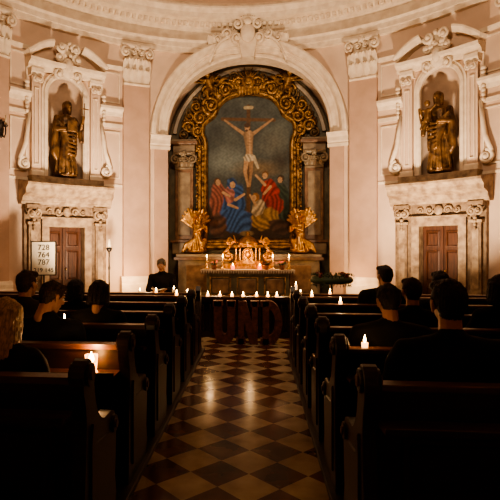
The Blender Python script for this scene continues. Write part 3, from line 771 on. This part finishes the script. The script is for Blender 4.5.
for k in range(3): blend(cap(-.07, 4.5-.08*k, .08, 4.49-.08*k, .008, .008), (.22, .13, .07))
blend(cap(-.05, 3.95, -.09, 3.62, .07, .048), (.36, .22, .12)); blend(cap(.07, 3.95, .07, 3.62, .065, .045), (.27, .16, .085))
blend(cap(-.09, 3.6, -.01, 3.22, .046, .03), (.33, .2, .11)); blend(cap(.07, 3.6, .03, 3.22, .04, .03), (.26, .15, .08))
blend(cap(-.01, 4.7, .01, 3.95, .006, .006), (.20, .12, .06))
blend(el(.02, 4.0, .17, .12, .2), (.48, .41, .30), fold); blend(cap(.14, 4.02, .26, 3.72, .05, .03), (.42, .36, .26))
blend(el(-.04, 4.83, .075, .10, .2), (.36, .21, .12)); blend(el(-.04, 4.89, .09, .07, .2), (.06, .03, .016)); blend(el(-.05, 4.75, .04, .04, .3), (.07, .035, .018))
# mourners
blend(el(-.80, 2.75, .28, .62, .15, .1), (.24, .08, .06), fold)
blend(el(-.42, 2.65, .33, .72, .12, -.12), (.03, .08, .22), fold)
blend(el(-.34, 2.28, .52, .36, .12, -.2), (.04, .10, .27), fold2); blend(el(-.52, 2.98, .15, .26, .12), (.32, .13, .11), fold)
blend(el(-.46, 3.30, .15, .17, .15), (.035, .08, .20), fold); blend(el(-.44, 3.26, .08, .10, .15), sk)
blend(el(-.86, 3.36, .10, .11, .15), (.08, .04, .02)); blend(el(-.84, 3.33, .075, .095, .15), (.36, .22, .13)); blend(cap(-.7, 3.05, -.52, 2.95, .04, .03), sk)
blend(cap(-.36, 2.85, -.12, 3.0, .045, .03), sk); blend(cap(-.55, 2.72, -.3, 2.62, .04, .03), sk); blend(el(-.85, 2.15, .28, .36, .2), (.11, .05, .03), fold2)
blend(el(.88, 2.75, .26, .58, .15), (.03, .045, .028), fold); blend(el(.60, 3.02, .26, .42, .14, .2), (.30, .03, .018), fold2); blend(el(.72, 2.72, .25, .3, .15, .4), (.25, .028, .016), fold)
blend(el(.46, 3.54, .10, .11, .15), (.12, .06, .025)); blend(el(.45, 3.50, .075, .09, .15), sk); blend(cap(.45, 3.25, .20, 3.52, .04, .025), sk); blend(cap(.6, 3.2, .42, 3.0, .04, .03), sk)
blend(el(.88, 3.42, .10, .11, .15), (.045, .028, .016)); blend(el(.86, 3.38, .07, .09, .15), (.34, .21, .12))
blend(el(.45, 2.32, .42, .32, .15, .35), (.32, .19, .07), fold); blend(el(.27, 2.62, .18, .26, .15, -.4), (.42, .33, .21), fold2)
blend(el(.20, 2.92, .11, .13, .2), (.20, .09, .03)); blend(el(.15, 2.90, .075, .09, .15), sk); blend(cap(.2, 2.7, .04, 2.98, .035, .025), sk)
blend(el(.85, 2.1, .35, .22, .2, -.3), (.07, .035, .02), fold2); blend(el(-.05, 1.92, .22, .09, .3), (.22, .16, .09))
C *= (1+.18*wob(40, 1, 2)+.1*wob(23, 5, 1))[..., None]; C = np.clip(C, 0.003, 1)
zz = np.array([z for x, z in rs]); xx = np.array([x for x, z in rs])
hw = np.interp(V, zz, xx)+.01
vs = [(float(u), 13.78, float(v)) for u, v in zip(U.ravel(), V.ravel())]
inside = (np.abs(U) < hw)
fs = []
for j in range(NV-1):
    for i in range(NU-1):
        if inside[j, i] or inside[j+1, i+1] or inside[j, i+1] or inside[j+1, i]:
            a = j*NU+i; fs.append((a, a+1, a+NU+1, a+NU))
me = bpy.data.meshes.new('crucifixion_painting'); me.from_pydata(vs, [], fs)
ca = me.color_attributes.new('Col', 'FLOAT_COLOR', 'POINT')
buf = np.ones((NV*NU, 4)); buf[:, :3] = C.reshape(-1, 3); ca.data.foreach_set('color', buf.ravel())
m = bpy.data.materials.new('oil_painting'); m.use_nodes = True
at = m.node_tree.nodes.new('ShaderNodeVertexColor'); at.layer_name = 'Col'
m.node_tree.links.new(at.outputs['Color'], m.node_tree.nodes['Principled BSDF'].inputs['Base Color'])
m.node_tree.nodes['Principled BSDF'].inputs['Roughness'].default_value = .5
m.node_tree.nodes['Principled BSDF'].inputs['Specular IOR Level'].default_value = .25
me.materials.append(m); o = link(me, 'crucifixion_painting', ret, (0, 0, PZ))

# ------------------------------------------------------------------ altar
alt = empty('high_altar')
mb = MB()
mb.box(-1.0, 1.0, 12.2, 13.0, .36, .98, 1); mb.box(-1.06, 1.06, 12.14, 13.0, .26, .36, 0); mb.box(-1.12, 1.12, 12.06, 13.0, .98, 1.06, 0)
for x in (-.66, 0, .66):
    mb.sweep([(x-.26, .44), (x+.26, .44), (x+.26, .9), (x-.26, .9)], [(0, 12.2), (0, 12.17), (-.03, 12.16), (-.04, 12.2)], True, 2)
    mb.box(x-.2, x+.2, 12.185, 12.2, .5, .84, 0)
mb.obj('altar_table', [M_RMARB2, M_RMARB, M_OGOLD], bevel=.008, parent=alt)
mb = MB(); mb.box(-1.14, 1.14, 12.04, 12.7, 1.062, 1.072)
for i in range(38):
    x = -1.14+.06*i; mb.prism([(x, 1.07), (x+.06, 1.07), (x+.03, .99-.02*(i % 2))], 'y', 12.03, 12.045)
mb.obj('altar_cloth', [M_CLOTH], parent=alt)
mb = MB(); z = 1.075
mb.box(-.62, .62, 12.72, 13.0, z, z+.12); mb.box(-.36, .36, 12.66, 13.0, z+.12, z+.2)
for x in (-.3, -.2, .2, .3): mb.lathe([(.035, 0), (.025, .03), (.022, .3), (.035, .34)], (x, 12.72, z+.2), n=10)
mb.prism([(-.14, z+.2), (.14, z+.2), (.14, z+.42), (.1, z+.5), (0, z+.53), (-.1, z+.5), (-.14, z+.42)], 'y', 12.7, 13.0)
mb.box(-.38, .38, 12.66, 13.0, z+.54, z+.6)
mb.lathe([(.28, 0), (.3, .03), (.26, .1), (.17, .18), (.06, .23), (.03, .27), (.05, .3), (.01, .34)], (0, 12.85, z+.6), n=20)
for q in (-1, 1):
    mb.spiral(q*.50, 12.72, z+.32, .15, 1.6, .042, pi/2, -q); mb.spiral(q*.44, 12.72, z+.68, .10, 1.5, .03, pi/2, -q)
    mb.tube([(q*.42, 12.72, z+.6), (q*.52, 12.72, z+.50), (q*.48, 12.72, z+.4)], .035)
    for i in range(4): mb.tube([(q*(.3+.04*i), 12.7, z+.66), (q*(.36+.08*i), 12.7, z+.85-.05*i)], [.03, .01])
for i in range(16):
    a = 2*pi*i/16; mb.tube([(.1*math.cos(a), 12.64, z+.36+.1*math.sin(a)), (.17*math.cos(a), 12.65, z+.36+.17*math.sin(a))], [.018, .004])
mb.ell((0, 12.68, z+.36), (.08, .04, .09))
mb.obj('gilded_tabernacle', [M_GOLD], parent=alt)

def flame(mb, x, y, z, s=1.0, mi=1):
    mb.lathe([(.002, 0), (.008*s, .012*s), (.010*s, .022*s), (.006*s, .042*s), (.001, .06*s)], (x, y, z), mi, 8)
def candlestick(x, y, z, h, hc):
    mb = MB()
    mb.lathe([(.06, 0), (.065, .015), (.03, .04), (.018, .07), (.03, .1), (.016, .14), (.014, h*.6), (.03, h*.66), (.014, h*.74), (.02, h*.9), (.045, h)], (x, y, z), 0, 14)
    mb.lathe([(.014, h), (.013, h+hc)], (x, y, z), 2, 10)
    flame(mb, x, y, z+h+hc, 1.4, 1)
    return mb.obj('altar_candlestick', [M_BRASS, M_FLAME, M_WAX])
for x in (-1.02, -.62, .62, 1.02): candlestick(x, 12.45, 1.073, .2, .09)
mb = MB()
for x in (-.36, .30): mb.lathe([(.03, 0), (.045, .03), (.045, .09)], (x, 12.3, 1.074), 0, 12); flame(mb, x, 12.3, 1.165, 1)
mb.obj('red_altar_votives', [M_REDG, M_FLAME])
for x, y in ((-.82, 12.25), (.46, 12.25), (.84, 12.25)):
    mb = MB(); mb.lathe([(.05, 0), (.07, .1), (.075, .11)], (x, y, 1.074), 0, 14)
    for i in range(30):
        a = random.random()*2*pi; r = .13*math.sqrt(random.random()); zz0 = 1.2+.08*(1-r/.12)+.03*random.random()
        mi = 2 if random.random() < .55 else 1
        b = a+random.uniform(-.5, .5); L = .08
        p = Vector((x+r*math.cos(a), y+r*math.sin(a), zz0)); d = Vector((math.cos(b), math.sin(b), .2))*L; w = Vector((-math.sin(b), math.cos(b), 0))*.026
        mb.add([p, p+d*.5+w, p+d, p+d*.5-w], [[0, 1, 2, 3]], mi); mb.tube([(x, y, 1.17), tuple(p)], .004, 1, 5)
    mb.obj('poinsettia_plant', [M_POT, M_LEAF, M_RED], recalc=False)

# ------------------------------------------------------------------ candle rail, letters
mb = MB()
mb.box(-1.95, 1.25, 8.88, 9.16, .68, .73, 0); mb.box(-1.9, 1.2, 8.93, 9.11, .62, .68, 0); mb.box(-1.9, 1.2, 8.93, 9.11, 0, .1, 0); mb.box(-1.88, 1.18, 9.0, 9.04, .1, .62, 0)
for i in range(5):
    x = -1.85+.755*i; mb.box(x-.05, x+.05, 8.92, 9.12, .1, .62, 0)
for i in range(24):
    x = -1.75+.127*i; mb.lathe([(.028, .1), (.034, .16), (.018, .24), (.034, .36), (.02, .5), (.03, .62)], (x, 8.96, 0), 0, 10)
mb.obj('communion_rail', [M_PEW])
mb = MB()
for x, y, h in ((-1.90, 8.98, .09), (-1.28, 9.0, .12), (-1.03, 9.0, .07), (-.84, 9.02, .05), (-.66, 9.02, .04), (-.44, 9.03, .035), (-.22, 8.99, .035), (-.02, 9.0, .035), (.22, 9.02, .035), (.42, 9.0, .035), (.58, 9.0, .035), (.84, 9.0, .13), (.92, 9.02, .22), (1.0, 9.0, .08)):
    mb.lathe([(.028, 0), (.028, h)], (x, y, .73), 2 if h > .06 else 3, 12); flame(mb, x, y, .73+h, .95, 1)
mb.obj('rail_candles', [M_PEW, M_FLAME, M_WAX, M_GLOW])

mb = MB(); HL = .72; w = .17; y0, y1 = 8.3, 8.46; x0 = -.66
def rect(a, b, c, d): mb.box(a, b, y0, y1, c, d)
pth = [(x0+.075, HL), (x0+.075, .24)]+[(x0+.22-.145*math.cos(a), .24-.165*math.sin(a)) for a in np.linspace(.15, pi-.15, 14)]+[(x0+.365, .24), (x0+.365, HL)]
mb.sweep(pth, [(-w/2, y0), (w/2, y0), (w/2, y1), (-w/2, y1)]); rect(x0-.03, x0+.18, HL-.1, HL+.001); rect(x0+.26, x0+.46, HL-.1, HL+.001)
x1 = x0+.50
rect(x1+.01, x1+.14, 0, HL); rect(x1+.30, x1+.43, 0, HL); mb.prism([(x1+.01, HL), (x1+.18, HL), (x1+.43, 0), (x1+.26, 0)], 'y', y0+.002, y1-.002)
rect(x1-.03, x1+.17, 0, .1); rect(x1+.27, x1+.46, HL-.1, HL+.001)
x2 = x1+.50
rect(x2+.03, x2+.17, 0, HL); rect(x2-.02, x2+.2, 0, .1); rect(x2-.02, x2+.2, HL-.1, HL+.001)
pth = [(x2+.1, .065)]+[(x2+.16+.21*math.sin(a), HL/2-(HL/2-.065)*math.cos(a)) for a in np.linspace(0, pi, 18)]+[(x2+.1, HL-.065)]
mb.sweep(pth, [(-w/2+.01, y0+.003), (w/2-.01, y0+.003), (w/2-.01, y1-.003), (-w/2+.01, y1-.003)])
mb.v = [(.085+(a-.07)*.78, b, c) for a, b, c in mb.v]
mb.obj('und_letters', [M_LETTER], bevel=.008)

# ------------------------------------------------------------------ pews
AC = .05
mb = MB(); mb.box(AC+.63, 4.5, 1.2, 7.75, 0, .04); mb.obj('floor_pew_platform_right', [M_PLAT], bevel=.006)
mb = MB(); mb.box(-4.5, AC-.63, 1.2, 7.75, 0, .04); mb.obj('floor_pew_platform_left', [M_PLAT], bevel=.006)
endp = [(-.07, .04), (.46, .04), (.47, .25), (.49, .42), (.49, .56), (.45, .64), (.36, .66), (.26, .66), (.18, .70), (.12, .78), (.09, .88), (.075, .96), (.05, 1.02), (0, 1.045), (-.05, 1.02), (-.075, .96), (-.07, .88), (-.04, .80), (-.03, .66), (-.05, .45), (-.06, .25)]
endp = catmull(endp, 2)
def pew_mesh():
    mb = MB(); X0, X1 = 0, 3.6
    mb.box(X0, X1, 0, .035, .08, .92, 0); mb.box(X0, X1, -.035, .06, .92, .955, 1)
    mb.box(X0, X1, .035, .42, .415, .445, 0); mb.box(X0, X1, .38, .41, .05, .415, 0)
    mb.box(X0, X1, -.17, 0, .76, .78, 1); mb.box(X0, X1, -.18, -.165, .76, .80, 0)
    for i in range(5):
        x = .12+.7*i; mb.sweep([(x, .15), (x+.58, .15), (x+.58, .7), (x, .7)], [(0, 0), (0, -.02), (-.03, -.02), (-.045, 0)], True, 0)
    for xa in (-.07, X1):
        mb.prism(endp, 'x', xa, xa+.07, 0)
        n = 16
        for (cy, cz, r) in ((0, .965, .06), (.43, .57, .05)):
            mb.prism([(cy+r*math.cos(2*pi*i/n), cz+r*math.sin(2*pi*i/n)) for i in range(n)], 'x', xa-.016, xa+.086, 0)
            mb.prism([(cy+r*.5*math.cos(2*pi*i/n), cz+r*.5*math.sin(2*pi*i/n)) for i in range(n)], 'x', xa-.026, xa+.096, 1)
        mb.prism([(.02, .14), (.38, .14), (.38, .5), (.3, .56), (.1, .58), (.04, .7), (.02, .6)], 'x', xa-.012, xa+.082, 0)
    return mb
rows = [2.45+.85*i for i in range(6)]
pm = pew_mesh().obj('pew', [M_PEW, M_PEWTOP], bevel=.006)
pm.location = (AC+.74, rows[0], 0)
for i, y in enumerate(rows):
    if i: link(pm.data, 'pew', None, (AC+.74, y, 0)).modifiers.new('bevel', 'BEVEL').width = .006
    o = link(pm.data, 'pew', None, (AC-.74-3.6, y, 0))
for sg in (-1, 1):
    mb = MB(); a, b = (AC+.74, AC+4.34) if sg > 0 else (AC-4.34, AC-.74)
    mb.box(a, b, 7.5, 7.54, .04, .88, 0); mb.box(a, b, 7.46, 7.58, .88, .92, 1); mb.box(a, b, 7.33, 7.5, .74, .76, 1)
    for xa in (a-.07 if sg > 0 else a, b if sg < 0 else b-.07): mb.prism([(7.3, .04), (7.62, .04), (7.6, .5), (7.62, .9), (7.56, 1.0), (7.48, 1.03), (7.42, .96), (7.44, .8), (7.36, .5)], 'x', xa, xa+.07, 0)
    for i in range(5): mb.sweep([(a+.1+.7*i, .15), (a+.66+.7*i, .15), (a+.66+.7*i, .75), (a+.1+.7*i, .75)], [(0, 7.5), (0, 7.48), (-.03, 7.48), (-.04, 7.5)], True)
    mb.obj('pew_front_screen', [M_PEW, M_PEWTOP], bevel=.006)

def pew_candle(x, y, z, big=False):
    mb = MB()
    if big:
        mb.lathe([(.04, 0), (.042, .01), (.034, .015), (.040, .09), (.042, .12)], (x, y, z), 3, 16); mb.lathe([(.028, .012), (.028, .06)], (x, y, z), 2, 12); flame(mb, x, y, z+.062, 1.3)
    else:
        mb.lathe([(.02, 0), (.022, .03)], (x, y, z), 2, 12); flame(mb, x, y, z+.03, .85)
    return mb.obj('pew_candle', [M_BRASS, M_FLAME, M_GLOW, M_GLASS])
CAND = [(-.86, 3.20, .781, True, 6.0), (.92, 3.32, .956, False, 1.0), (1.18, 5.85, .956, False, .8), (-1.42, 4.16, .956, False, 1.3), (-1.98, 5.86, .956, False, .5), (-.86, 6.71, .956, False, .6), (.95, 6.71, .956, False, .6), (-1.3, 7.5, .921, False, .6), (1.3, 7.5, .921, False, .6), (2.5, 6.71, .956, False, .5)]
for x, y, z, bg, pw in CAND: pew_candle(x, y, z, bg)

mb = MB(); mb.box(-1.84, -1.40, 9.50, 9.93, .40, .445)
for x in (-1.83, -1.45):
    for y in (9.51, 9.88): mb.box(x, x+.04, y, y+.04, 0, .40)
mb.box(-1.83, -1.41, 9.52, 9.54, .2, .24); mb.box(-1.83, -1.41, 9.89, 9.91, .2, .24)
mb.obj('sanctuary_stool', [M_PEW], bevel=.005)

# ------------------------------------------------------------------ hymn board, processional candle, wreath, sconces
hb = empty('hymn_board', (-4.10, 9.85, 0), .30)
mb = MB(); mb.box(-.23, .23, 0, .03, 1.06, 1.72, 0); mb.sweep([(-.23, 1.06), (.23, 1.06), (.23, 1.72), (-.23, 1.72)], [(.0, -.01), (.02, -.01), (.02, .04), (0, .04)], True, 1)
mb.tube([(0, .05, .02), (0, .05, 1.7)], .018, 1); mb.box(-.2, .2, -.15, .2, 0, .03, 1)
mb.obj('board_panel', [M_BOARD, M_METAL], parent=hb)
for i, t in enumerate(('728', '764', '787', '219 145')):
    cu = bpy.data.curves.new('numbers', 'FONT'); cu.body = t; cu.size = .155; cu.align_x = 'CENTER'; cu.extrude = .002
    if i == 3: cu.size = .12
    cu.materials.append(M_INK); o = bpy.data.objects.new('numbers', cu); COL.objects.link(o); o.parent = hb
    o.rotation_euler = (pi/2, 0, 0); o.location = (0, -.004, 1.56-.15*i)
mb = MB(); x, y = -3.08, 11.0
mb.lathe([(.16, .13), (.16, .16), (.04, .2), (.02, .3), (.018, 1.1), (.03, 1.15), (.018, 1.2), (.018, 1.5), (.05, 1.54), (.07, 1.6), (.03, 1.61)], (x, y, 0), 0, 16); mb.lathe([(.035, 1.6), (.033, 1.8)], (x, y, 0), 1, 12)
mb.obj('standing_candle_holder', [M_METAL, M_WAX])
mb = MB(); cx, cy, cz = 1.75, 10.4, .95
mb.lathe([(.2, .13), (.2, .16), (.03, .2), (.025, .85), (.1, .93)], (cx, cy, 0), 1, 14)
for i in range(420):
    a = random.random()*2*pi; b = random.random()*2*pi; R0 = .36; r = .085
    c = Vector((cx+(R0+r*math.cos(b))*math.cos(a), cy+(R0+r*math.cos(b))*math.sin(a), cz+r*math.sin(b)))
    d = Vector((math.cos(a)*math.cos(b)+random.uniform(-.5, .5), math.sin(a)*math.cos(b)+random.uniform(-.5, .5), math.sin(b)+.2)).normalized()*.07
    w = d.cross(Vector((0, 0, 1))).normalized()*.012
    mb.add([c, c+d*.5+w, c+d, c+d*.5-w], [[0, 1, 2, 3]], 0)
mb.tube([(cx+.36*math.cos(a), cy+.36*math.sin(a), cz) for a in np.linspace(0, 2*pi, 30)], .07, 0)
mb.box(cx-.36, cx+.36, cy-.01, cy+.01, cz-.06, cz-.04, 1); mb.box(cx-.01, cx+.01, cy-.36, cy+.36, cz-.06, cz-.04, 1)
for k in range(4):
    a = pi/4+pi/2*k; mb.lathe([(.035, .05), (.035, .15)], (cx+.36*math.cos(a), cy+.36*math.sin(a), cz), 2, 12)
mb.obj('advent_wreath', [M_LEAF, M_METAL, M_DRED], recalc=False)
for sg in (-1, 1):
    mb = MB(); c = sg*(SX(5.22)); z = 4.1
    mb.ell((c, -.14, z), (.06, .03, .2), 0); mb.tube([(c, -.14, z-.1), (c, -.26, z-.2), (c, -.32, z-.12), (c, -.32, z)], .014, 0); mb.lathe([(.02, 0), (.05, .03), (.055, .05)], (c, -.32, z), 0, 12); mb.lathe([(.016, .05), (.016, .25)], (c, -.32, z), 1, 10)
    for q in (-1, 1): mb.spiral(c+q*.07, -.15, z+.12, .05, 1.4, .014, 0, q)
    mb.obj('wall_sconce', [M_METAL, M_WAX], bend=True)

# ------------------------------------------------------------------ lights
def point(n, loc, w, r=.05, c=(1, .58, .26)):
    L = bpy.data.lights.new(n, 'POINT'); L.energy = w; L.shadow_soft_size = r; L.color = c
    o = bpy.data.objects.new(n, L); o.location = loc; COL.objects.link(o); return o
def area(n, loc, tgt, w, sz, c, spread=None):
    L = bpy.data.lights.new(n, 'AREA'); L.energy = w; L.size = sz; L.color = c
    if spread: L.spread = spread
    o = bpy.data.objects.new(n, L); o.location = loc; o.rotation_euler = (Vector(tgt)-Vector(loc)).to_track_quat('-Z', 'Y').to_euler(); COL.objects.link(o); return o
WARM = (1, .73, .48)
area('nave_fill', (0, 5.5, 6.9), (0, 13, 5.4), 230, 1.2, WARM)  # added fill light, out of view, brightens the upper altar wall
area('uplight_left', (-2.6, 9.3, .9), (-3.7, 12.0, 4.6), 150, .3, WARM, 2.0)
area('uplight_right', (2.9, 9.3, .9), (3.8, 12.0, 4.9), 150, .3, WARM, 2.0)
point('sanctuary_lamp', (-2.75, 11.55, .9), 60, .12, (1, .62, .3))
point('sanctuary_lamp', (2.45, 11.8, .9), 30, .12, (1, .62, .3))
for x in (-.8, 0, .8): point('altar_candle_light', (x, 12.3, 1.42), 12, .04)
for x, w in ((-1.72, 6), (-.6, 4), (.1, 4), (.9, 5)): point('rail_candle_light', (x, 8.82, .98), w, .04)
for x, y, z, bg, pw in CAND: point('pew_candle_light', (x, y-.0, z+.17 if bg else z+.12), pw, .03)
w = bpy.data.worlds.new('world'); SC.world = w; w.use_nodes = True
w.node_tree.nodes['Background'].inputs[0].default_value = (.02, .012, .008, 1); w.node_tree.nodes['Background'].inputs[1].default_value = .3
try: SC.view_settings.look = 'AgX - Medium High Contrast'
except Exception: pass

# ------------------------------------------------------------------ camera
cd = bpy.data.cameras.new('camera'); cam = bpy.data.objects.new('camera', cd); COL.objects.link(cam)
cam.location = (.22, 0, 1.6); cam.rotation_euler = (pi/2, 0, math.radians(5))
cd.sensor_width = 36; cd.lens = 36; cd.shift_x = .0744; cd.shift_y = -.004
cd.clip_start = .02; SC.camera = cam
